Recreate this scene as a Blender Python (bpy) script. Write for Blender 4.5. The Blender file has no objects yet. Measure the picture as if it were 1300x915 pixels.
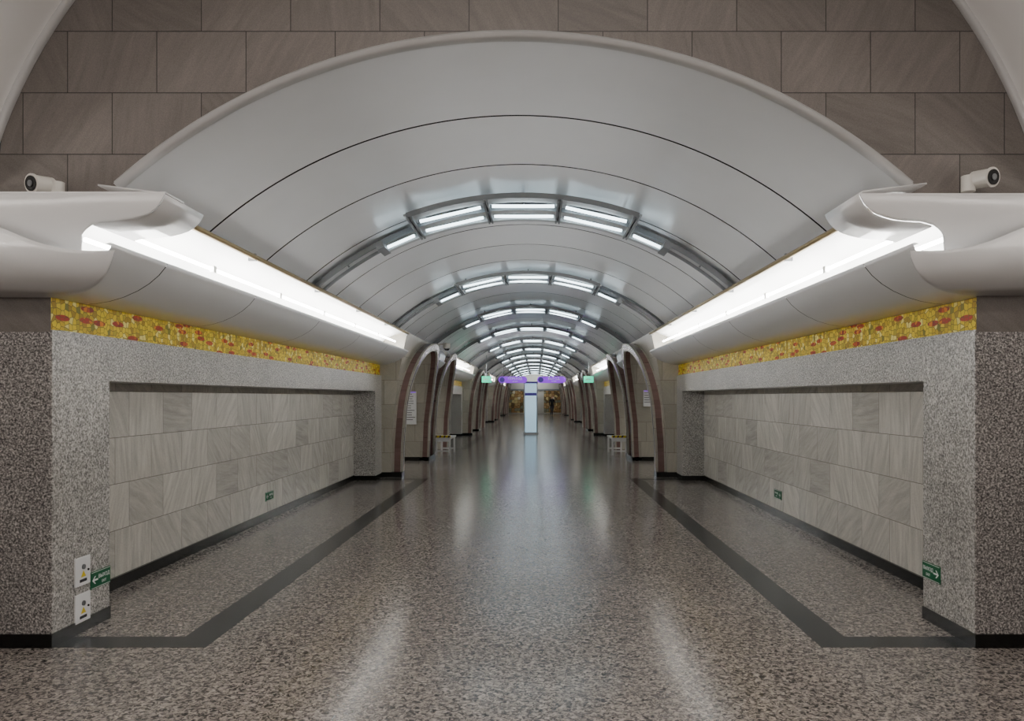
import bpy, math, random
from mathutils import Vector, Matrix
random.seed(3)
sc=bpy.context.scene
COL=sc.collection

# ---------------------------------------------------------------- materials
def newmat(name):
    m=bpy.data.materials.new(name); m.use_nodes=True
    nt=m.node_tree; b=nt.nodes['Principled BSDF']
    return m,nt,b
def L(nt,a,b): nt.links.new(a,b)
def lin(c):
    return tuple(((v/255)/12.92 if v/255<=0.04045 else ((v/255+0.055)/1.055)**2.4) for v in c)+(1,)
def plain(name,rgb,rough=.5,metal=0.,emit=None,es=0.,spec=.5,var=.06):
    m,nt,b=newmat(name)
    tc=nt.nodes.new('ShaderNodeTexCoord'); no=nt.nodes.new('ShaderNodeTexNoise')
    no.inputs['Scale'].default_value=3.0; no.inputs['Detail'].default_value=3
    L(nt,tc.outputs['Object'],no.inputs['Vector'])
    mr=nt.nodes.new('ShaderNodeMapRange'); mr.inputs['To Min'].default_value=1-var; mr.inputs['To Max'].default_value=1+var
    L(nt,no.outputs['Fac'],mr.inputs['Value'])
    vm=nt.nodes.new('ShaderNodeVectorMath'); vm.operation='SCALE'; c=lin(rgb)
    vm.inputs[0].default_value=c[:3]; L(nt,mr.outputs['Result'],vm.inputs['Scale'])
    L(nt,vm.outputs['Vector'],b.inputs['Base Color'])
    b.inputs['Roughness'].default_value=rough; b.inputs['Metallic'].default_value=metal
    b.inputs['Specular IOR Level'].default_value=spec
    if emit: 
        b.inputs['Emission Color'].default_value=tuple(emit)+(1,); b.inputs['Emission Strength'].default_value=es
    return m
def ramp(nt,stops,interp='LINEAR'):
    r=nt.nodes.new('ShaderNodeValToRGB'); cr=r.color_ramp; cr.interpolation=interp
    while len(cr.elements)<len(stops): cr.elements.new(.5)
    for e,(p,c) in zip(cr.elements,stops): e.position=p; e.color=c
    return r
def mixc(nt,fac,a,b,bt='MIX'):
    n=nt.nodes.new('ShaderNodeMix'); n.data_type='RGBA'; n.blend_type=bt
    for inp,v in ((n.inputs[0],fac),(n.inputs[6],a),(n.inputs[7],b)):
        if hasattr(v,'links'): L(nt,v,inp)
        else: inp.default_value=v
    return n.outputs[2]
def granite(name,stops,scale=110,rough=.35,big=2.0):
    m,nt,b=newmat(name)
    tc=nt.nodes.new('ShaderNodeTexCoord')
    v=nt.nodes.new('ShaderNodeTexVoronoi'); v.inputs['Scale'].default_value=scale
    L(nt,tc.outputs['Object'],v.inputs['Vector'])
    s=nt.nodes.new('ShaderNodeSeparateColor'); L(nt,v.outputs['Color'],s.inputs[0])
    n=nt.nodes.new('ShaderNodeTexNoise'); n.inputs['Scale'].default_value=scale*.35; n.inputs['Detail'].default_value=3
    L(nt,tc.outputs['Object'],n.inputs['Vector'])
    ma=nt.nodes.new('ShaderNodeMath'); ma.operation='MULTIPLY_ADD'; ma.inputs[1].default_value=.45
    ma2=nt.nodes.new('ShaderNodeMath'); ma2.operation='MULTIPLY_ADD'; ma2.inputs[1].default_value=1.5; ma2.inputs[2].default_value=-.45
    L(nt,n.outputs['Fac'],ma2.inputs[0]); L(nt,s.outputs[0],ma.inputs[0]); L(nt,ma2.outputs[0],ma.inputs[2])
    r=ramp(nt,stops); L(nt,ma.outputs[0],r.inputs['Fac'])
    n2=nt.nodes.new('ShaderNodeTexNoise'); n2.inputs['Scale'].default_value=big
    L(nt,tc.outputs['Object'],n2.inputs['Vector'])
    r2=ramp(nt,[(.3,(.9,.9,.9,1)),(.7,(1.06,1.06,1.06,1))]); L(nt,n2.outputs['Fac'],r2.inputs['Fac'])
    L(nt,mixc(nt,1.0,r.outputs[0],r2.outputs[0],'MULTIPLY'),b.inputs['Base Color'])
    b.inputs['Roughness'].default_value=rough
    return m
def blocks(name,axes,w,h,offz,c1,c2,mortar,rough=.4,vein=.25,offx=0,msize=.004,off=.5):
    """tiled stone; axes 'xz' or 'yz'"""
    m,nt,b=newmat(name)
    tc=nt.nodes.new('ShaderNodeTexCoord'); sp=nt.nodes.new('ShaderNodeSeparateXYZ'); cb=nt.nodes.new('ShaderNodeCombineXYZ')
    L(nt,tc.outputs['Object'],sp.inputs[0])
    L(nt,sp.outputs[0 if axes[0]=='x' else 1],cb.inputs[0]); L(nt,sp.outputs[2],cb.inputs[1])
    mp=nt.nodes.new('ShaderNodeMapping'); mp.inputs['Location'].default_value=(offx,offz,0)
    L(nt,cb.outputs[0],mp.inputs[0])
    br=nt.nodes.new('ShaderNodeTexBrick'); br.offset=off; br.squash=1
    br.inputs['Color1'].default_value=(0,0,0,1); br.inputs['Color2'].default_value=(1,1,1,1); br.inputs['Mortar'].default_value=(.5,.5,.5,1)
    br.inputs['Scale'].default_value=1; br.inputs['Mortar Size'].default_value=msize; br.inputs['Mortar Smooth'].default_value=0.1
    br.inputs['Brick Width'].default_value=w; br.inputs['Row Height'].default_value=h
    L(nt,mp.outputs[0],br.inputs['Vector'])
    sc_=nt.nodes.new('ShaderNodeSeparateColor'); L(nt,br.outputs['Color'],sc_.inputs[0])
    mu=nt.nodes.new('ShaderNodeMath'); mu.operation='MULTIPLY'; mu.inputs[1].default_value=2.4; L(nt,sc_.outputs[0],mu.inputs[0])
    vr=nt.nodes.new('ShaderNodeVectorRotate'); vr.rotation_type='Z_AXIS'; L(nt,mp.outputs[0],vr.inputs['Vector']); L(nt,mu.outputs[0],vr.inputs['Angle'])
    mp2=nt.nodes.new('ShaderNodeMapping'); mp2.inputs['Scale'].default_value=(2.2,18,1); L(nt,vr.outputs[0],mp2.inputs[0])
    mw=nt.nodes.new('ShaderNodeMath'); mw.operation='MULTIPLY'; mw.inputs[1].default_value=37; L(nt,sc_.outputs[0],mw.inputs[0])
    no=nt.nodes.new('ShaderNodeTexNoise'); no.noise_dimensions='4D'; no.inputs['Scale'].default_value=1; no.inputs['Detail'].default_value=5
    no.inputs['Roughness'].default_value=.65; no.inputs['Distortion'].default_value=.5
    L(nt,mp2.outputs[0],no.inputs['Vector']); L(nt,mw.outputs[0],no.inputs['W'])
    base=mixc(nt,sc_.outputs[0],lin(c1),lin(c2))
    r=ramp(nt,[(.3,(1-vein,1-vein,1-vein,1)),(.7,(1+vein*.5,)*3+(1,))]); L(nt,no.outputs['Fac'],r.inputs['Fac'])
    fine=nt.nodes.new('ShaderNodeTexNoise'); fine.inputs['Scale'].default_value=160; L(nt,tc.outputs['Object'],fine.inputs['Vector'])
    rf=ramp(nt,[(.3,(.80,.80,.80,1)),(.7,(1.12,1.12,1.12,1))]); L(nt,fine.outputs['Fac'],rf.inputs['Fac'])
    c=mixc(nt,1.0,mixc(nt,1.0,base,r.outputs[0],'MULTIPLY'),rf.outputs[0],'MULTIPLY')
    c=mixc(nt,br.outputs['Fac'],c,lin(mortar))
    L(nt,c,b.inputs['Base Color']); b.inputs['Roughness'].default_value=rough
    bp=nt.nodes.new('ShaderNodeBump'); bp.inputs['Strength'].default_value=.4; bp.inputs['Distance'].default_value=.004; bp.invert=True
    L(nt,br.outputs['Fac'],bp.inputs['Height']); L(nt,bp.outputs[0],b.inputs['Normal'])
    return m
def mosaic(name,scale=24,axes='yz',pal=None,leaf=.2):
    m,nt,b=newmat(name)
    tc=nt.nodes.new('ShaderNodeTexCoord'); sp=nt.nodes.new('ShaderNodeSeparateXYZ'); cb=nt.nodes.new('ShaderNodeCombineXYZ')
    L(nt,tc.outputs['Object'],sp.inputs[0]); L(nt,sp.outputs[0 if axes[0]=='x' else 1],cb.inputs[0]); L(nt,sp.outputs[2],cb.inputs[1])
    v=nt.nodes.new('ShaderNodeTexVoronoi'); v.voronoi_dimensions='2D'; v.inputs['Scale'].default_value=scale; v.inputs['Randomness'].default_value=.7
    L(nt,cb.outputs[0],v.inputs['Vector'])
    e=nt.nodes.new('ShaderNodeTexVoronoi'); e.voronoi_dimensions='2D'; e.feature='DISTANCE_TO_EDGE'; e.inputs['Scale'].default_value=scale; e.inputs['Randomness'].default_value=.7
    L(nt,cb.outputs[0],e.inputs['Vector'])
    s=nt.nodes.new('ShaderNodeSeparateColor'); L(nt,v.outputs['Color'],s.inputs[0])
    pal=pal or [(0,(.42,.27,.005,1)),(.16,(.66,.46,.01,1)),(.42,(.82,.62,.02,1)),(.72,(.50,.38,.01,1)),(.86,(.92,.80,.22,1)),(.97,(.22,.20,.01,1))]
    r=ramp(nt,pal,'CONSTANT'); L(nt,s.outputs[0],r.inputs['Fac'])
    # leaf shapes
    mp=nt.nodes.new('ShaderNodeMapping'); mp.inputs['Scale'].default_value=(2.6,9.5,1); mp.inputs['Rotation'].default_value=(0,0,.65)
    L(nt,cb.outputs[0],mp.inputs[0])
    v2=nt.nodes.new('ShaderNodeTexVoronoi'); v2.voronoi_dimensions='2D'; v2.inputs['Scale'].default_value=1.0
    L(nt,mp.outputs[0],v2.inputs['Vector'])
    lt=nt.nodes.new('ShaderNodeMath'); lt.operation='LESS_THAN'; lt.inputs[1].default_value=leaf; L(nt,v2.outputs['Distance'],lt.inputs[0])
    r2=ramp(nt,[(0,(.42,.03,0,1)),(.4,(.55,.08,0,1)),(.65,(.28,.015,0,1)),(.88,(.75,.22,0,1))],'CONSTANT'); L(nt,s.outputs[1],r2.inputs['Fac'])
    c=mixc(nt,lt.outputs[0],r.outputs[0],r2.outputs[0])
    g=nt.nodes.new('ShaderNodeMath'); g.operation='LESS_THAN'; g.inputs[1].default_value=.045; L(nt,e.outputs['Distance'],g.inputs[0])
    c=mixc(nt,g.outputs[0],c,(.10,.065,.0,1))
    L(nt,c,b.inputs['Base Color']); b.inputs['Roughness'].default_value=.4; b.inputs['Specular IOR Level'].default_value=.15
    return m

M={}
M['panel']=plain('vault_panel_white',(232,233,235),.30,.25,var=.03)
M['panel_near']=plain('near_vault_white',(238,237,236),.45,0,var=.02)
M['cornice']=plain('cornice_enamel',(226,226,226),.22,.05,var=.02)
M['joint']=plain('joint_black',(14,14,14),.8)
M['trimw']=plain('trim_metal_white',(205,205,205),.3,.4)
M['brass']=plain('brass_pipe',(128,108,66),.35,.8)
M['alu']=plain('aluminium',(190,193,195),.35,.4)
M['alu_d']=plain('aluminium_dark',(125,128,131),.4,.5)
M['black']=plain('baseboard_black_granite',(13,14,14),.22)
M['strip']=plain('floor_strip_dark_granite',(40,43,45),.2,var=.15)
M['white']=plain('painted_white',(225,225,222),.4)
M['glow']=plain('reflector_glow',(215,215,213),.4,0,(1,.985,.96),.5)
M['tube']=plain('fluorescent_tube',(240,240,240),.4,0,(1,.985,.96),62)
M['tuben']=plain('fluorescent_tube_warm',(240,240,240),.4,0,(1,.93,.86),21)
M['tubec']=plain('fluorescent_tube_cool',(240,240,240),.4,0,(.74,.92,1),6.5)
M['granite_d']=granite('granite_speckled_dark',[(.12,lin((34,33,34))),(.4,lin((102,99,98))),(.62,lin((154,150,147))),(.85,lin((212,208,204)))],205)
M['granite_l']=granite('granite_speckled_light',[(.12,lin((46,45,44))),(.38,lin((124,121,117))),(.6,lin((170,167,162))),(.85,lin((220,217,212)))],205)
M['stone']=blocks('stone_blocks_brown','xz',.588,.405,-.01,(110,104,99),(124,117,112),(42,39,37),.5,.22,msize=.003)
M['stone_side']=blocks('stone_blocks_brown_side','yz',.588,.405,-.01,(110,104,99),(124,117,112),(42,39,37),.5,.22)
M['tile']=blocks('marble_tiles','yz',.6,.4,-.1,(188,184,176),(214,210,201),(112,106,99),.24,.28,msize=.0025,off=.37)
M['cream']=blocks('cream_stone_side','yz',.6,.5,0,(158,154,140),(178,173,160),(110,104,90),.35,.12)
M['creamx']=blocks('cream_stone_front','xz',.5,.5,0,(166,161,147),(186,181,168),(110,104,90),.35,.12)
M['red']=blocks('red_marble','yz',.9,.6,0,(108,82,78),(130,102,96),(60,46,42),.25,.3)
M['mosaic']=mosaic('gold_mosaic')
M['mosaic_end']=mosaic('end_wall_mosaic',3.5,'xz',[(0,lin((110,90,68))),(.2,lin((160,125,85))),(.45,lin((205,185,130))),(.6,lin((130,130,110))),(.8,lin((180,150,105))),(.95,lin((215,205,180)))],.05)
M['green']=plain('sign_green',(0,88,52),.4,spec=.3)
M['green_e']=plain('sign_green_lit',(0,160,100),.4,0,(.02,.75,.45),1.3)
M['signw']=plain('sign_white',(235,235,235),.4)
M['purple']=plain('sign_purple',(100,20,170),.4,0,(.22,.02,.6),1.0)
M['navy']=plain('sign_navy',(40,30,90),.4,0,(.05,.03,.2),.5)
M['textk']=plain('ink_dark',(40,40,45),.6)
M['boardw']=plain('board_white',(215,215,210),.5)
M['kiosk']=plain('kiosk_body',(190,212,225),.3,0,(.5,.8,1),.6)
M['glassd']=plain('dark_glass',(12,12,14),.08)
M['lensr']=plain('camera_housing',(215,212,205),.35)
M['yellow']=plain('hazard_yellow',(225,200,40),.5)
M['platform']=plain('platform_wall',(160,158,150),.5)
M['endstone']=plain('end_wall_stone',(185,180,170),.5)

def floor_mat():
    m,nt,b=newmat('floor_terrazzo')
    tc=nt.nodes.new('ShaderNodeTexCoord')
    no=nt.nodes.new('ShaderNodeTexNoise'); no.inputs['Scale'].default_value=36; no.inputs['Detail'].default_value=3.5; no.inputs['Roughness'].default_value=.6
    no.inputs['Distortion'].default_value=1.2
    L(nt,tc.outputs['Object'],no.inputs['Vector'])
    v=nt.nodes.new('ShaderNodeTexVoronoi'); v.inputs['Scale'].default_value=52; v.voronoi_dimensions='2D'; L(nt,tc.outputs['Object'],v.inputs['Vector'])
    s=nt.nodes.new('ShaderNodeSeparateColor'); L(nt,v.outputs['Color'],s.inputs[0])
    r=ramp(nt,[(.37,lin((50,49,49))),(.45,lin((104,99,95))),(.53,lin((152,145,138))),(.68,lin((180,172,164)))]); L(nt,no.outputs['Fac'],r.inputs['Fac'])
    r1=ramp(nt,[(0,(.70,.70,.72,1)),(1,(1.12,1.11,1.09,1))]); L(nt,s.outputs[0],r1.inputs['Fac'])
    c=mixc(nt,1.0,r.outputs[0],r1.outputs[0],'MULTIPLY')
    n2=nt.nodes.new('ShaderNodeTexNoise'); n2.inputs['Scale'].default_value=.9; L(nt,tc.outputs['Object'],n2.inputs['Vector'])
    r2=ramp(nt,[(.35,(.93,.93,.93,1)),(.65,(1.04,1.04,1.04,1))]); L(nt,n2.outputs['Fac'],r2.inputs['Fac'])
    c=mixc(nt,1.0,c,r2.outputs[0],'MULTIPLY')
    L(nt,c,b.inputs['Base Color']); b.inputs['Roughness'].default_value=.17; b.inputs['Specular IOR Level'].default_value=.5
    n3=nt.nodes.new('ShaderNodeTexNoise'); n3.inputs['Scale'].default_value=5; L(nt,tc.outputs['Object'],n3.inputs['Vector'])
    bp=nt.nodes.new('ShaderNodeBump'); bp.inputs['Strength'].default_value=.05; bp.inputs['Distance'].default_value=.01
    L(nt,n3.outputs['Fac'],bp.inputs['Height']); L(nt,bp.outputs[0],b.inputs['Normal'])
    return m
M['floor']=floor_mat()

# ---------------------------------------------------------------- mesh builder
class MB:
    def __init__(s): s.v=[]; s.f=[]; s.m=[]; s.mats=[]; s.sm=[]
    def mi(s,k):
        if k not in s.mats: s.mats.append(k)
        return s.mats.index(k)
    def face(s,pts,k,smooth=False):
        i=len(s.v); s.v+= [tuple(p) for p in pts]; s.f.append(tuple(range(i,i+len(pts)))); s.m.append(s.mi(k)); s.sm.append(smooth)
    def grid(s,rows,k,smooth=True):
        i=len(s.v); n=len(rows[0]); k=s.mi(k)
        for r in rows: s.v+=[tuple(p) for p in r]
        for a in range(len(rows)-1):
            for b in range(n-1):
                s.f.append((i+a*n+b,i+a*n+b+1,i+(a+1)*n+b+1,i+(a+1)*n+b)); s.m.append(k); s.sm.append(smooth)
    def box(s,x0,x1,y0,y1,z0,z1,k):
        x0,x1=sorted((x0,x1)); y0,y1=sorted((y0,y1)); z0,z1=sorted((z0,z1))
        i=len(s.v); s.v+=[(x,y,z) for x in(x0,x1) for y in(y0,y1) for z in(z0,z1)]
        for q in((0,1,3,2),(4,6,7,5),(0,4,5,1),(2,3,7,6),(0,2,6,4),(1,5,7,3)):
            s.f.append(tuple(i+j for j in q)); s.m.append(s.mi(k)); s.sm.append(False)
    def cyl(s,p0,p1,r,k,n=12,r1=None,caps=True):
        p0=Vector(p0);p1=Vector(p1);d=(p1-p0).normalized(); a=d.orthogonal().normalized(); b=d.cross(a)
        r1=r if r1 is None else r1
        rows=[]
        for p,rr in((p0,r),(p1,r1)):
            rows.append([p+a*rr*math.cos(t*2*math.pi/n)+b*rr*math.sin(t*2*math.pi/n) for t in range(n+1)])
        s.grid(rows,k,True)
        if caps: s.face(rows[0][:-1],k); s.face(rows[1][:-1],k)
    def build(s,name,parent=None,solid=0,bevel=0):
        me=bpy.data.meshes.new(name); me.from_pydata(s.v,[],s.f); me.update()
        for k in s.mats: me.materials.append(M[k])
        for p,mi,sm in zip(me.polygons,s.m,s.sm): p.material_index=mi; p.use_smooth=sm
        o=bpy.data.objects.new(name,me); COL.objects.link(o)
        if solid:
            q=o.modifiers.new('solid','SOLIDIFY'); q.thickness=solid
        if bevel:
            q=o.modifiers.new('bevel','BEVEL'); q.width=bevel; q.segments=2; q.limit_method='ANGLE'
        if parent: o.parent=parent
        return o
def empty(name,loc=(0,0,0)):
    o=bpy.data.objects.new(name,None); COL.objects.link(o); o.location=loc; return o

Y0=4.88; YE=74.0; R=3.9; ZC=.10; A0=math.asin(2.585/R)
bays=[(4.88,15.3)]; portals=[]
y=15.3
portals.append((15.3,23.5)); y=23.5
while y<YE-1:
    bays.append((y,min(y+8.5,YE))); 
    if y+8.5<YE: portals.append((y+8.5,min(y+16.7,YE)))
    y+=16.7

# ---------------------------------------------------------------- floor
b=MB(); b.box(-9,9,-7,YE+.5,-.1,0,'floor'); b.build('floor')
b=MB()
for (a,c) in bays[:3]:
    for s in(-1,1):
        e=a+9.9 if a<5 else c-.3
        b.box(s*2.03,s*3.04,a,a+.22,0,.0015,'strip')
        b.box(s*2.03,s*2.27,a+.22,e,0,.0015,'strip')
        b.box(s*2.03,s*3.04,e,e+.22,0,.0015,'strip')
b.build('floor_border_strip')

# ---------------------------------------------------------------- vault ceiling
b=MB(); N=56
yy=Y0
def arc(r,y,a0=-A0,a1=A0,n=N,zc=ZC):
    return [(r*math.sin(a0+(a1-a0)*i/n),y,zc+r*math.cos(a0+(a1-a0)*i/n)) for i in range(n+1)]
while yy<YE:
    y1=min(yy+1.3,YE)
    b.grid([arc(R,yy+.014),arc(R,y1-.014)],'panel')
    b.grid([arc(R+.03,yy+.014),arc(R,yy+.014)],'joint')
    b.grid([arc(R,y1-.014),arc(R+.03,y1-.014)],'joint')
    yy+=1.3
b.grid([arc(R+.03,Y0),arc(R+.03,YE)],'joint')
b.build('ceiling')
b=MB()
b.grid([arc(R,Y0+.02),arc(R,Y0-.05),arc(R+.03,Y0-.06)],'trimw')
b.grid([arc(R+.03,Y0-.06),arc(R+.034,Y0-.02)],'joint')
b.grid([arc(R+.034,Y0-.02),arc(R+.06,Y0-.02),arc(R+.06,Y0)],'trimw')
b.build('trim_1')

# near vault
RN=3.617; ZN=2.136
b=MB(); an=math.radians(76)
def arcn(r,y): return arc(r,y,-an,an,64,ZN)
yy=Y0-.01
while yy>-6:
    y1=max(yy-1.6,-6)
    b.grid([arcn(RN,yy-.01),arcn(RN,y1+.01)],'panel_near'); yy-=1.6
b.grid([arcn(RN+.02,Y0-.01),arcn(RN+.02,-6)],'joint')
b.grid([arcn(RN-.03,Y0-.002),arcn(RN-.03,Y0-.05),arcn(RN,Y0-.05)],'trimw')
for s in(-1,1):
    b.box(s*3.45,s*4.6,-6,Y0-.01,3.0,3.06,'panel_near')
b.build('ceiling_near_hall')
b=MB()
b.box(-4.6,4.6,-6.1,-6,0,6,'stone'); b.build('wall_back')
for s,n in((-1,'wall_left_near_hall'),(1,'wall_right_near_hall')):
    b=MB(); b.box(s*4.5,s*4.6,-6,Y0-.01,.0,3.0,'stone_side'); b.build(n)
# near-hall cove lamps (same family as corridor coves, along the side walls)
for s in(-1,1):
    b=MB()
    prof=[(4.5,2.2),(4.2,2.22),(3.95,2.3),(3.75,2.42),(3.62,2.58),(3.6,2.62)]
    b.grid([[(s*x,yq,z) for x,z in prof] for yq in(-6,4.3)],'cornice')
    for i in range(6):
        y0=-5.9+i*1.68
        for (tx,tz) in((3.85,2.68),(4.05,2.62)):
            b.cyl((s*tx,y0,tz),(s*tx,y0+1.6,tz),.02,'tuben',8)
    b.build('cove_lamp_near_hall')

# ---------------------------------------------------------------- front wall (spandrel)
b=MB()
xs=[-4.6+i*9.2/184 for i in range(185)]
xs=sorted(set([round(x,4) for x in xs]+[-3.05,3.05,-2.585,2.585]))
def zt(x): return ZN+math.sqrt(max(0,(RN+.05)**2-x*x)) if abs(x)<3.4 else 3.1
for x0,x1 in zip(xs[:-1],xs[1:]):
    xm=(x0+x1)/2
    def zb(x):
        if abs(xm)>3.05: return 2.08
        if abs(xm)>2.585: return 2.9
        return ZC+math.sqrt((R+.005)**2-x*x)
    b.face([(x0,Y0,zb(x0)),(x1,Y0,zb(x1)),(x1,Y0,zt(x1)),(x0,Y0,zt(x0))],'stone')
b.build('wall_front')

# ---------------------------------------------------------------- side walls, granite, mosaic
for s,side in((-1,'left'),(1,'right')):
    g=MB(); w=MB(); bb=MB()
    for i,(a,c) in enumerate(bays):
        j0=.66 if i==0 else .6; e=c if i else 15.3
        if i==0:
            g.box(s*3.05,s*4.6,a,a+j0,0,1.77,'granite_d')
            g.box(s*3.05,s*4.6,a,a+.1,1.77,2.08,'granite_d')
            bb.box(s*3.035,s*4.6,a-.015,a+j0,0,.09,'black')
        else:
            g.box(s*3.05,s*3.6,a,a+j0,0,1.77,'granite_l'); bb.box(s*3.035,s*3.6,a-.015,a+j0,0,.09,'black')
        g.box(s*3.05,s*3.6,e-.6,e,0,1.77,'granite_l'); bb.box(s*3.035,s*3.6,e-.615,e,0,.09,'black')
        g.box(s*3.05,s*3.6,a+(.1 if i==0 else 0),e,1.77,2.1,'granite_l')
        w.box(s*3.48,s*3.6,a+j0,e-.6,0,1.77,'tile'); bb.box(s*3.462,s*3.48,a+j0,e-.615,0,.1,'black')
        mo=MB(); mo.box(s*3.085,s*3.1,a+.003,e-.003,2.1,2.315,'mosaic'); mo.build('mosaic_frieze')
        up=MB(); up.box(s*3.1,s*3.6,a+.01,e,2.1,3.2,'panel_near'); up.build('wall_upper_'+side)
    g.box(s*3.045,s*3.05,Y0+.005,Y0+.66,.09,2.095,'granite_l')
    g.build('trim_granite_'+side); w.build('wall_'+side); bb.build('baseboard_'+side)

# ---------------------------------------------------------------- cornices (lamp coves)
bowl=[(3.09,2.315),(3.0,2.318),(2.9,2.335),(2.8,2.365),(2.7,2.41),(2.62,2.46),(2.55,2.52),(2.505,2.575),(2.49,2.60),(2.50,2.612),(2.53,2.605)]
refl=[(2.53,2.605),(2.7,2.50),(2.9,2.47),(3.04,2.52),(3.085,2.65),(3.04,2.78),(2.93,2.87),(2.75,2.94),(2.585,3.0)]
def ypan(z):
    t=(z-2.315)/.3
    return 4.86-.27*math.sin(min(1,max(0,t))**.6*math.pi/2)
def cornice(s,a,c,first=False,name='cove_lamp'):
    root=empty(name,(s*2.8,(a+c)/2,2.6)); inv=Matrix.Translation((-s*2.8,-(a+c)/2,-2.6))
    def fin(b,n):
        o=b.build(n); o.parent=root; o.matrix_parent_inverse=inv
    b=MB()
    n=max(1,round((c-a)/2.1)); d=(c-a)/n
    for i in range(n):
        y0=a+i*d+.006; y1=a+(i+1)*d-.006
        r0=[(s*x,(ypan(z)+.014 if (first and i==0) else y0),z) for x,z in bowl]
        if first and i==0:
            b.grid([r0,[(s*x,5.29,z) for x,z in bowl]],'cornice'); r0=[(s*x,5.302,z) for x,z in bowl]
        b.grid([r0,[(s*x,y1,z) for x,z in bowl]],'cornice')
    b.grid([[(s*(x+.012),yq,z+.012) for x,z in bowl[:8]] for yq in(a+.1,c)],'joint')
    for yq in((c-.002,) if first else (a+.002,c-.002)):
        b.face([(s*x,yq,z) for x,z in bowl]+[(s*x,yq,z) for x,z in refl[1:5]],'cornice')
    fin(b,'bowl_shell')
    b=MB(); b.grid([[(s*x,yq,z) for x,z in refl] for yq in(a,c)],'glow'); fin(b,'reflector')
    b=MB()
    y0=a+(.02 if first else .08); L_=1.5; nn=int((c-a-.16)/L_); L_=(c-a-.16)/nn
    for i in range(nn):
        for (tx,tz) in((2.74,2.79),(2.86,2.70)):
            b.cyl((s*tx,y0+i*L_+.03,tz),(s*tx,y0+(i+1)*L_-.03,tz),.015,'tube',8)
            if i: b.box(s*(tx-.02),s*(tx+.02),y0+i*L_-.03,y0+i*L_+.03,tz-.03,tz+.03,'white')
    fin(b,'tubes')
    b=MB()
    ap=a+.03
    b.cyl((s*2.5,ap,2.965),(s*2.5,c,2.965),.026,'brass',12)
    b.box(s*2.52,s*2.585,ap,c,2.975,3.0,'alu_d')
    for i in range(n+1):
        yq=min(max(a+i*d,ap+.02),c-.03)
        b.box(s*2.49,s*2.56,yq-.015,yq+.015,2.93,3.0,'alu_d')
    fin(b,'handrail_pipe')
for s in(-1,1):
    for i,(a,c) in enumerate(bays):
        cornice(s,(4.89 if i==0 else a),c,i==0)
    for (a,c) in portals:
        b_=a+3.95
        b=MB()
        b.grid([[(s*(x-.14),yq,z) for x,z in bowl] for yq in(b_,b_+1.1)],'cornice')
        b.grid([[(s*2.39,yq,2.605),(s*2.35,yq,2.75),(s*2.40,yq,2.9),(s*2.52,yq,2.98)] for yq in(b_,b_+1.1)],'cornice')
        for yq in(b_,b_+1.1): b.face([(s*(x-.14),yq,z) for x,z in bowl]+[(s*2.35,yq,2.75),(s*2.40,yq,2.9),(s*2.52,yq,2.98),(s*2.95,yq,2.98)],'cornice')
        b.build('pylon_cornice')

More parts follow.
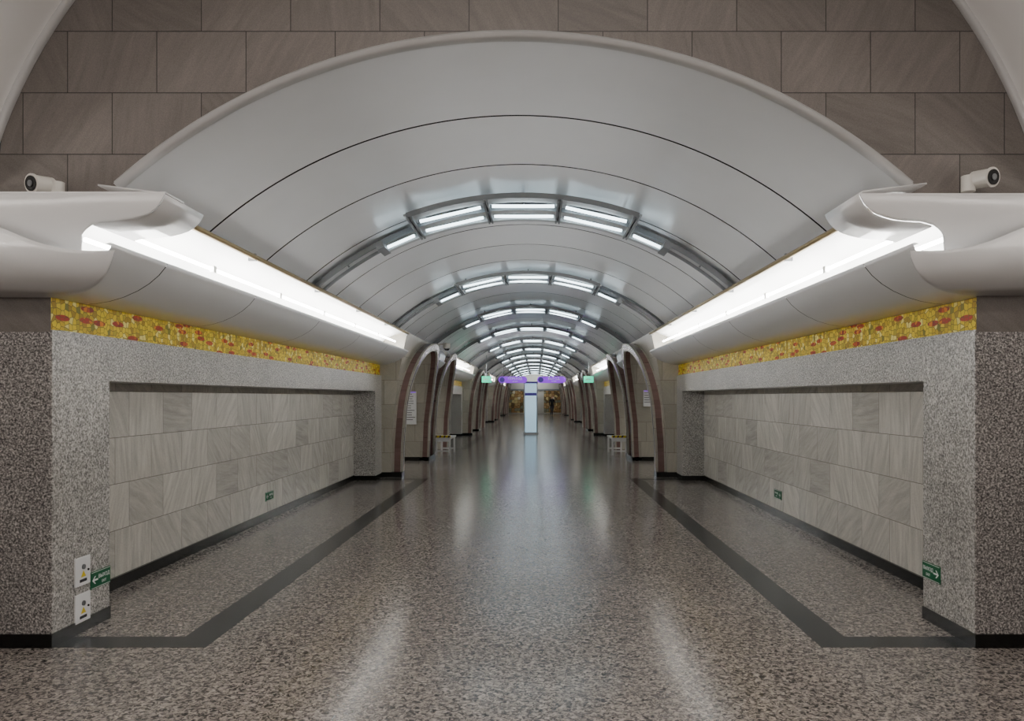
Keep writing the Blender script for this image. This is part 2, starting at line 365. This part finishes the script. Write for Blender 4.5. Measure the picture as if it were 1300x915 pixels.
# front cornice end panels
def interp(pts,x):
    if x<=pts[0][0]: return pts[0][1]
    for (a,za),(c,zc) in zip(pts[:-1],pts[1:]):
        if x<=c: return za+(zc-za)*(x-a)/(c-a)
    return pts[-1][1]
def yup(z):
    t=min(1,max(0,(z-2.5)/.43))
    return 4.63+.20*(1-t)**1.6
for s in(-1,1):
    root=empty('cornice_end_panel',(s*3.3,4.65,2.6)); inv=Matrix.Translation((-s*3.3,-4.65,-2.6))
    bot=[(-4.5,2.315),(-2.95,2.315),(-2.80,2.33),(-2.70,2.35),(-2.63,2.375),(-2.57,2.41),(-2.53,2.445),(-2.50,2.485),(-2.48,2.52),(-2.468,2.556)]
    top=[(-4.5,2.76),(-3.5,2.76),(-3.3,2.74),(-3.2,2.715),(-3.1,2.672),(-2.96,2.615),(-2.88,2.593),(-2.81,2.576),(-2.7,2.562),(-2.6,2.558),(-2.468,2.560)]
    xs_=[-4.5+i*.08 for i in range(20)]+[-2.9+i*.02 for i in range(22)]+[-2.468]
    rows=[]
    for x in sorted(set(round(x,4) for x in xs_ if x<=-2.468)):
        z0=interp(bot,x); z1=interp(top,x)
        rows.append([(x if s<0 else -x,ypan(z0+(z1-z0)*j/10),z0+(z1-z0)*j/10) for j in range(11)])
    b=MB(); b.grid(rows,'cornice'); o=b.build('lower_panel',solid=.012); o.parent=root; o.matrix_parent_inverse=inv
    bot=[(-4.5,2.5),(-2.85,2.53),(-2.78,2.58),(-2.755,2.64),(-2.74,2.68),(-2.71,2.71),(-2.66,2.738),(-2.58,2.757),(-2.48,2.762),(-2.40,2.77),(-2.33,2.787),(-2.28,2.805),(-2.24,2.83),(-2.21,2.858),(-2.19,2.885),(-2.172,2.92)]
    xs_=[-4.5+i*.1 for i in range(17)]+[-2.9+i*.02 for i in range(37)]+[-2.172]
    rows=[]
    for x in sorted(set(round(x,4) for x in xs_ if x<=-2.172)):
        z0=interp(bot,x); z1=2.925; r=[]
        for j in range(11):
            z=z0+(z1-z0)*j/10
            r.append((x if s<0 else -x,yup(z),z))
        rows.append(r)
    b=MB(); b.grid(rows,'cornice'); 
    b.face([(s*2.172,4.63,2.925),(s*4.5,4.63,2.925),(s*4.5,4.88,2.925),(s*2.172,4.88,2.925)],'cornice')
    o=b.build('upper_panel',solid=.01); o.parent=root; o.matrix_parent_inverse=inv
    prof=[(2.60,2.985),(2.2,2.935),(2.172,2.92),(2.19,2.885),(2.21,2.858),(2.24,2.83),(2.28,2.805),(2.33,2.787),(2.40,2.77),(2.48,2.762),(2.58,2.757),(2.66,2.738)]
    b=MB(); b.grid([[(s*x,(yup(z)+.012 if yq<5 else yq),z) for x,z in prof] for yq in(4.70,5.17)],'cornice'); o=b.build('corner_visor',solid=.01); o.parent=root; o.matrix_parent_inverse=inv

# ---------------------------------------------------------------- ceiling light fixtures
def fixture(y,name='ceiling_light_fixture',zc=ZC,R_=R,tube='tubec'):
    b=MB()
    ox,oy,oz=0,y,zc+R_-.15
    def P(t,r,yq): return (r*math.sin(t)-ox,yq-oy,zc+r*math.cos(t)-oz)
    def bar(t0,t1,r0,r1,y0,y1,k,n=24):
        ts=[t0+(t1-t0)*i/n for i in range(n+1)]
        for (ra,ya,rb,yb) in((r0,y0,r0,y1),(r0,y1,r1,y1),(r1,y1,r1,y0),(r1,y0,r0,y0)):
            b.grid([[P(t,ra,ya) for t in ts],[P(t,rb,yb) for t in ts]],k)
        for t in(t0,t1): b.face([P(t,r0,y0),P(t,r0,y1),P(t,r1,y1),P(t,r1,y0)],k)
    r=R_-.17
    bar(-A0,A0,r+.105,r+.12,y+.86,y+1.12,'alu',48)
    bar(-A0,A0,r+.07,r+.13,y+.84,y+.865,'alu_d',48)
    bar(-A0,A0,r+.07,r+.13,y+1.115,y+1.14,'alu_d',48)
    # centre frame: front fascia, middle rail, rear rail, cross fins
    bar(-.345,.345,r+.01,r+.05,y,y+.22,'alu')
    bar(-.345,.345,r-.01,r+.03,y+.45,y+.66,'alu')
    bar(-.46,.46,r-.01,r+.05,y+.93,y+1.03,'alu')
    bar(-.345,.345,r+.0,r+.055,y-.012,y,'alu_d')
    bar(-.345,.345,r-.02,r+.035,y+.44,y+.45,'alu_d')
    for t in(-.345,-.335,-.105,-.115,.105,.115,.335,.345):
        bar(t-.003,t+.003,r-.03,r+.05,y,y+1.0,'alu_d',1)
    for t in(-.34,-.11,.11,.34):
        bar(t-.014,t+.014,r+.03,r+.05,y,y+1.0,'alu',1)
    for t in(-.47,.47): bar(t-.012,t+.012,r-.03,r+.05,y+.6,y+1.0,'alu_d',1)
    for t in(-.3,0,.3,):
        b.cyl(P(t,r+.03,y+.5),P(t,R_,y+.5),.012,'alu_d',6)
    for t in(-.6,.6): b.cyl(P(t,r+.08,y+1),P(t,R_,y+1),.012,'alu_d',6)
    for (t0,t1) in((-.32,-.13),(-.095,.095),(.13,.32)):
        for yq in(y+.33,y+.80):
            b.cyl(P(t0,r+.01,yq),P(t1,r+.01,yq),.019,tube,8)
            bar(t0,t1,r+.05,r+.055,yq-.05,yq+.05,'alu_d',6)
    for s in(-1,1):
        b.cyl(P(s*.36,r,y+.8),P(s*.455,r,y+.8),.019,tube,8)
    o=b.build(name); o.location=(ox,oy,oz)
    return o
yy=8.1
while yy<YE-1.5:
    fixture(yy); yy+=5.0

# ---------------------------------------------------------------- portals
def xw(z): return 2.86-.34*(max(0,min(z,3))/3)**2
def portal_curve(p,q,n=22):
    """closed-side list of (y,z): vertical jamb, long curve to apex, short curve down to the pylon"""
    ya=p+.80*(q-p); zs=1.35; H=2.80
    pts=[(p,0),(p,zs*.5)]
    pts+=[(ya-(ya-p)*math.cos(math.pi/2*i/n), zs+(H-zs)*math.sin(math.pi/2*i/n)) for i in range(n+1)]
    zs2=2.15
    pts+=[(ya+(q-ya)*math.sin(math.pi/2*i/8), zs2+(H-zs2)*math.cos(math.pi/2*i/8)) for i in range(1,9)]
    pts+=[(q,1.0),(q,0)]
    return pts
for s,side in((-1,'left'),(1,'right')):
    for (a,c) in portals:
        ops=[(a+.3,a+3.9),(a+5.1,c-.1)]
        b=MB(); f=MB()
        def wallquad(ya,yb,za,zb_):
            b.grid([[(s*xw(z0+(3.0-z0)*j/6),yq,z0+(3.0-z0)*j/6) for j in range(7)] for yq,z0 in((ya,za),(yb,zb_))],'cream',False)
        wallquad(a,ops[0][0],0,0); wallquad(ops[0][1],ops[1][0],0,0); wallquad(ops[1][1],c,0,0)
        b.face([(s*xw(3),a,3.0),(s*3.6,a,3.0),(s*3.6,c,3.0),(s*xw(3),c,3.0)],'cream')
        b.grid([[(s*xw(3),a,3.0),(s*xw(3),c,3.0)],[(s*2.585,a,3.02),(s*2.585,c,3.02)]],'alu_d')
        for yq in(a+.002,c-.002):
            b.grid([[(s*xw(3*j/10),yq,3*j/10) for j in range(11)],[(s*3.7,yq,3*j/10) for j in range(11)]],'creamx',False)
        for (p,q) in ops:
            cur=portal_curve(p,q); n=len(cur)-1
            for (ya,za),(yb,zb_) in zip(cur[:-1],cur[1:]):
                if yb-ya>1e-5: wallquad(ya,yb,za,zb_)
            b.grid([[(s*xw(z),y,z) for y,z in cur],[(s*4.2,y,z) for y,z in cur]],'creamx',False)
            def offc(d):
                out=[]
                for i,(y,z) in enumerate(cur):
                    y0,z0=cur[max(0,i-1)]; y1,z1=cur[min(n,i+1)]
                    dy,dz=y1-y0,z1-z0; l=math.hypot(dy,dz) or 1
                    ny,nz=-dz/l,dy/l
                    out.append((y+ny*d,min(2.985,max(0,z+nz*d))))
                return out
            PR=.22; W=.17
            def strip(d0,p0,d1,p1,k):
                f.grid([[(s*(xw(z)-p0),y,z) for y,z in offc(d0)],[(s*(xw(z)-p1),y,z) for y,z in offc(d1)]],k,False)
            # protruding rib: outer return, face, soffit
            strip(W,0,W,.04,'cream'); strip(W,.04,W,PR-.05,'red'); strip(W,PR-.05,W,PR,'cream')
            strip(W,PR,W-.03,PR,'cream'); strip(W-.03,PR,.03,PR,'red'); strip(.03,PR,-.01,PR,'cream')
            strip(-.01,PR,-.01,PR-.05,'cream'); strip(-.01,PR-.05,-.01,.05,'red'); strip(-.01,.05,-.01,-.02,'cream')
        b.build('pylon_wall_'+side)
        f.build('portal_arch_frame')
        bb=MB()
        for (p,q) in ((a,a+.3),(a+3.9,a+5.1)):
            bb.box(s*2.63,s*3.6,p-.01,q,0,.1,'black')
        bb.build('baseboard_'+side)
    b=MB()
    b.box(s*8,s*8.1,15,YE,0,4.2,'platform')
    b.box(s*3.7,s*8.1,15,YE,4.2,4.3,'panel')
    b.box(s*3.7,s*8.1,14.9,15,0,4.2,'platform')
    for (a,c) in portals: b.box(s*4.15,s*4.2,a,c,3.0,4.2,'platform')
    for (a,c) in bays[1:]: b.box(s*3.61,s*4.2,a,c,0,4.2,'platform')
    b.build('wall_platform_'+side)
b=MB(); b.box(-4.2,4.2,YE,YE+.1,0,4.2,'endstone')
b.build('wall_end')
b=MB()
for x0,x1 in((-2.6,-.7),(.9,2.6)): b.box(x0,x1,YE-.05,YE,.1,2.3,'mosaic_end')
b.box(-2.65,2.65,YE-.08,YE-.05,2.3,2.45,'alu_d')
b.build('end_wall_mosaic_panel')

# ---------------------------------------------------------------- text helper
def text(body,size,mat,loc,rot,parent=None,name='lettering',ext=.0005,sx=1):
    cu=bpy.data.curves.new(name,'FONT'); cu.body=body; cu.size=size; cu.extrude=ext; cu.align_x='CENTER'; cu.align_y='CENTER'
    cu.materials.append(M[mat]); o=bpy.data.objects.new(name,cu); COL.objects.link(o)
    o.location=loc; o.rotation_euler=rot; o.scale=(sx,1,1)
    if parent: o.parent=parent
    return o

def exit_sign(s,x,y,z,w,h):
    o=empty('exit_sign',(x,y,z))
    b=MB(); b.box(0,-s*.006,-w/2,w/2,-h/2,h/2,'green'); 
    X=-s*.0072
    for (y0,y1,z0,z1) in((-w/2+.006,w/2-.006,h/2-.008,h/2-.005),(-w/2+.006,w/2-.006,-h/2+.005,-h/2+.008)):
        b.box(X,-s*.006,y0,y1,z0,z1,'signw')
    ax=-w*.30
    b.box(X,-s*.006,ax-.02,ax+.035,-.006,.006,'signw')
    for sg in(-1,1):
        b.face([(X,ax-.035,0),(X,ax-.005,sg*.028),(X,ax+.010,sg*.028),(X,ax-.018,0)],'signw')
    b.build('plate',parent=o)
    text('ВЫХОД',h*.30,'signw',(X,w*.16,h*.12),(math.pi/2,0,-s*math.pi/2),o)
    text('EXIT',h*.22,'signw',(X,w*.16,-h*.22),(math.pi/2,0,-s*math.pi/2),o)
exit_sign(-1,-3.044,5.42,.33,.24,.125); exit_sign(1,3.044,5.42,.37,.24,.125)
exit_sign(-1,-3.479,10.06,.31,.3,.12); exit_sign(1,3.479,10.2,.31,.3,.12)
for z in(.43,.175):
    o=empty('electrical_hatch',(-3.044,5.20,z)); b=MB()
    b.box(0,.012,-.085,.085,-.10,.10,'signw'); b.build('door',parent=o,bevel=.003)
    b=MB(); b.box(.012,.0135,-.04,.04,-.075,-.055,'textk'); b.cyl((.012,0,.03),(.02,0,.03),.018,'alu_d',12); b.cyl((.012,.055,.0),(.018,.055,.0),.008,'black',10)
    b.face([(.0135,-.03,-.04),(.0135,.03,-.04),(.0135,0,.005)],'yellow'); b.build('lock_and_label',parent=o)

# cctv cameras
for s,x,z in((-1,-2.99,3.0),(1,2.985,3.04)):
    o=empty('cctv_camera',(x,4.72,z)); b=MB()
    d=Vector((s*.38,-1,-.12)).normalized()
    p0=-d*.05; p1=d*.07
    b.cyl(p0,p1,.056,'lensr',24); b.cyl(p1,p1+d*.012,.062,'lensr',24); b.cyl(p1+d*.0125,p1+d*.018,.048,'glassd',24); b.cyl(p1+d*.018,p1+d*.024,.02,'alu_d',16)
    b.cyl(p0,p0-d*.03,.056,'lensr',24,r1=.03)
    b.cyl((0,0,0),(-s*.06,.04,-.02),.035,'lensr',16); b.cyl((-s*.06,.04,-.072),(-s*.06,.04,.03),.042,'lensr',20)
    b.build('body',parent=o)
o=empty('dome_camera',(-2.1,18.6,2.95)); b=MB(); b.cyl((0,0,-.08),(0,0,.05),.09,'lensr',16); b.cyl((0,0,.05),(-.36,0,.0),.02,'lensr',8); b.cyl((0,0,-.13),(0,0,-.08),.04,'glassd',16,r1=.08); b.build('housing',parent=o)

def board(x,y,z,w,h):
    o=empty('information_board',(x,y,z)); b=MB(); b.box(-w/2,w/2,-.02,0,-h/2,h/2,'signw')
    n=int((h-.08)/.06)
    for i in range(n):
        ww=w*.42*(.6+.4*random.random())
        b.box(-w*.42,-w*.42+2*ww,-.022,-.02,h/2-.06-i*.06,h/2-.075-i*.06,'textk')
    b.box(-w*.45,w*.45,-.022,-.02,h/2-.03,h/2-.008,'purple')
    b.build('panel',parent=o)
board(-3.13,19.19,1.37,.34,.85); board(3.05,19.19,1.62,.26,.42)

# benches
for s in(-1,1):
    o=empty('bench',(s*2.5,21.6,0)); b=MB()
    for i in range(4): b.box(-.22+i*.115,-.22+i*.115+.1,-.75,.75,.46,.50,'boardw')
    for yq in(-.6,.6):
        for xq in(-.19,.19): b.box(xq-.025,xq+.025,yq-.025,yq+.025,0,.46,'signw')
        b.box(-.2,.2,yq-.02,yq+.02,.42,.46,'signw'); b.box(-.19,.19,yq-.015,yq+.015,.1,.14,'signw')
    b.box(-.23,.23,-.78,-.75,.40,.51,'signw')
    b.box(-.23,.23,-.785,-.75,.51,.57,'yellow')
    for i in range(4):
        x=-.21+i*.12; b.face([(x,-.788,.51),(x+.045,-.788,.51),(x+.075,-.788,.57),(x+.03,-.788,.57)],'textk')
    b.build('seat_and_legs',parent=o)

o=empty('information_column',(-.1,33,0)); b=MB()
b.box(-.34,.34,-.34,.34,0,.1,'alu'); b.box(-.28,.28,-.28,.28,.1,2.3,'kiosk')
for sx in(-1,1):
    for sy in(-1,1): b.cyl((sx*.28,sy*.28,.1),(sx*.28,sy*.28,2.3),.03,'alu',10)
b.box(-.3,.3,-.3,.3,1.72,1.84,'navy'); b.box(-.31,.31,-.31,.31,2.26,2.34,'navy')
b.build('body',parent=o)
for x,txt in((-.87,'ПЕРЕХОД'),(.80,'ВЫХОД')):
    o=empty('hanging_sign',(x,32,2.4)); b=MB(); w=.62;h=.14
    pts=[(w-h+h*math.cos(t),h*math.sin(t)) for t in [(-90+15*i)*math.pi/180 for i in range(13)]]+[(-w+h+h*math.cos(t),h*math.sin(t)) for t in [(90+15*i)*math.pi/180 for i in range(13)]]
    b.face([(px,-.05,pz) for px,pz in pts],'purple'); b.face([(px,.05,pz) for px,pz in pts],'purple')
    b.grid([[(px,-.05,pz) for px,pz in pts+pts[:1]],[(px,.05,pz) for px,pz in pts+pts[:1]]],'alu')
    b.cyl((-w+.16,-.056,0),(-w+.16,-.05,0),.11,'navy',20)
    for q in(-.4,.4): b.cyl((q,0,h),(q,0,1.42 if abs(x+q)<1.2 else 1.25),.012,'alu_d',6)
    b.build('pill_panel',parent=o)
    text(txt,.13,'signw',(.1,-.056,.04),(math.pi/2,0,0),o); text('to exit',.08,'signw',(.1,-.056,-.06),(math.pi/2,0,0),o)
for s in(-1,1):
    o=empty('exit_light_sign',(s*1.9 if s<0 else 2.3,30.5,2.38)); b=MB(); b.box(-.2,.2,-.04,.04,-.13,.13,'green_e'); b.box(-.08,.08,-.045,-.04,-.015,.015,'signw')
    b.face([(-.13,-.045,0),(-.06,-.045,.05),(-.06,-.045,-.05)],'signw')
    b.cyl((0,0,.13),(0,0,1.0 if s<0 else .75),.01,'alu_d',6); b.build('box',parent=o)
for s in(-1,1):
    o=empty('route_screen',(s*2.58,19.22,2.72)); b=MB(); b.box(-.14,.14,-.03,.0,-.09,.09,'purple'); b.box(-.1,.1,-.033,-.03,-.02,.02,'signw'); b.build('panel',parent=o)

# ---------------------------------------------------------------- person
def person(loc,rotz):
    root=empty('person',loc); root.rotation_euler=(0,0,rotz)
    V=[(0,0,.93),(0,0,1.12),(0,0,1.32),(0,0,1.44),(0,0,1.52),
       (-.10,0,.88),(-.11,-.10,.50),(-.11,.02,.10),(-.11,-.10,.04),
       (.10,0,.88),(.11,.12,.50),(.11,.26,.12),(.11,.16,.04),
       (-.19,0,1.40),(-.24,.06,1.14),(-.24,-.04,.90),
       (.19,0,1.40),(.24,-.06,1.14),(.24,-.14,.92)]
    E=[(0,1),(1,2),(2,3),(3,4),(0,5),(5,6),(6,7),(7,8),(0,9),(9,10),(10,11),(11,12),(3,13),(13,14),(14,15),(3,16),(16,17),(17,18)]
    Rr=[(.15,.11),(.15,.11),(.18,.12),(.12,.09),(.055,.06),(.095,.1),(.065,.07),(.045,.05),(.04,.035),(.095,.1),(.065,.07),(.045,.05),(.04,.035),(.07,.07),(.05,.05),(.038,.038),(.07,.07),(.05,.05),(.038,.038)]
    me=bpy.data.meshes.new('body'); me.from_pydata(V,E,[]); o=bpy.data.objects.new('body',me); COL.objects.link(o); o.parent=root
    sk=o.modifiers.new('skin','SKIN'); 
    for i,r in enumerate(Rr):
        me.skin_vertices[0].data[i].radius=r
    me.skin_vertices[0].data[0].use_root=True
    sub=o.modifiers.new('sub','SUBSURF'); sub.levels=2; sub.render_levels=2
    m,nt,bs=newmat('clothes'); tc=nt.nodes.new('ShaderNodeTexCoord'); sp=nt.nodes.new('ShaderNodeSeparateXYZ'); L(nt,tc.outputs['Object'],sp.inputs[0])
    r=ramp(nt,[(0,(.01,.01,.012,1)),(.05,lin((35,38,50))),(.47,lin((24,24,28)))],'CONSTANT')
    mr=nt.nodes.new('ShaderNodeMapRange'); mr.inputs['From Max'].default_value=1.8; L(nt,sp.outputs[2],mr.inputs[0]); L(nt,mr.outputs[0],r.inputs[0])
    L(nt,r.outputs[0],bs.inputs['Base Color']); bs.inputs['Roughness'].default_value=.8; me.materials.append(m)
    M['skin']=plain('skin',(190,140,115),.5); M['hair']=plain('hair',(30,22,18),.6)
    b=MB()
    def ell(c,r,k,zmin=-1):
        rows=[]
        for i in range(13):
            th=math.pi*i/12; rows.append([(c[0]+r[0]*math.sin(th)*math.cos(p*math.pi/8),c[1]+r[1]*math.sin(th)*math.sin(p*math.pi/8),c[2]+r[2]*max(zmin,math.cos(th))) for p in range(17)])
        b.grid(rows,k)
    ell((0,-.01,1.61),(.075,.095,.115),'skin'); ell((0,.015,1.635),(.083,.095,.105),'hair',-.25)
    ell((0,-.108,1.60),(.012,.018,.02),'skin')
    for sx in(-1,1):
        ell((sx*.077,0,1.61),(.01,.02,.03),'skin'); ell((sx*.03,-.094,1.62),(.012,.008,.007),'textk')
    ell((0,-.098,1.55),(.022,.008,.006),'red')
    for (hx,hy,hz) in((-.24,-.05,.84),(.24,-.15,.86)):
        ell((hx,hy,hz),(.02,.04,.05),'skin')
        for i in range(4): b.cyl((hx,hy-.03+i*.02,hz-.03),(hx,hy-.035+i*.022,hz-.10+abs(i-1.5)*.01),.008,'skin',6,r1=.006)
        b.cyl((hx,hy-.04,hz),(hx,hy-.065,hz-.05),.009,'skin',6)
    b.build('head_and_hands',parent=root)
person((1.55,66,0),.3)

# ---------------------------------------------------------------- lights
def area(name,loc,sx,sy,power,col,rot=(0,0,0)):
    l=bpy.data.lights.new(name,'AREA'); l.shape='RECTANGLE'; l.size=sx; l.size_y=sy; l.energy=power; l.color=col
    o=bpy.data.objects.new(name,l); o.location=loc; o.rotation_euler=rot; COL.objects.link(o); return o
area('near_hall_lamp',(0,1.5,5.3),3,.5,145,(1,.92,.85))
area('near_hall_lamp',(0,-3,5.3),3,.5,145,(1,.92,.85))
for s in(-1,1):
    for yq in(19.5,36,52,68):
        area('platform_lamp',(s*6,yq,4.1),1,6,190,(1,.98,.94))
area('end_wall_fill',(0,72.8,3.85),2.5,.4,60,(.9,.97,1),(math.radians(25),0,0))  # added fill light tilted at the end wall to brighten it; no fixture here
w=bpy.data.worlds.new('world'); sc.world=w; w.use_nodes=True; w.node_tree.nodes['Background'].inputs[0].default_value=(.5,.5,.5,1); w.node_tree.nodes['Background'].inputs[1].default_value=.1

# ---------------------------------------------------------------- camera
cd=bpy.data.cameras.new('camera'); cam=bpy.data.objects.new('camera',cd); COL.objects.link(cam)
cam.location=(.15,0,1.65); cam.rotation_euler=(math.pi/2,0,0)
cd.sensor_width=36; cd.sensor_fit='HORIZONTAL'; cd.lens=940/1300*36; cd.shift_x=-31/1300; cd.shift_y=46.5/1300
cd.clip_end=300; cd.clip_start=.05
sc.camera=cam
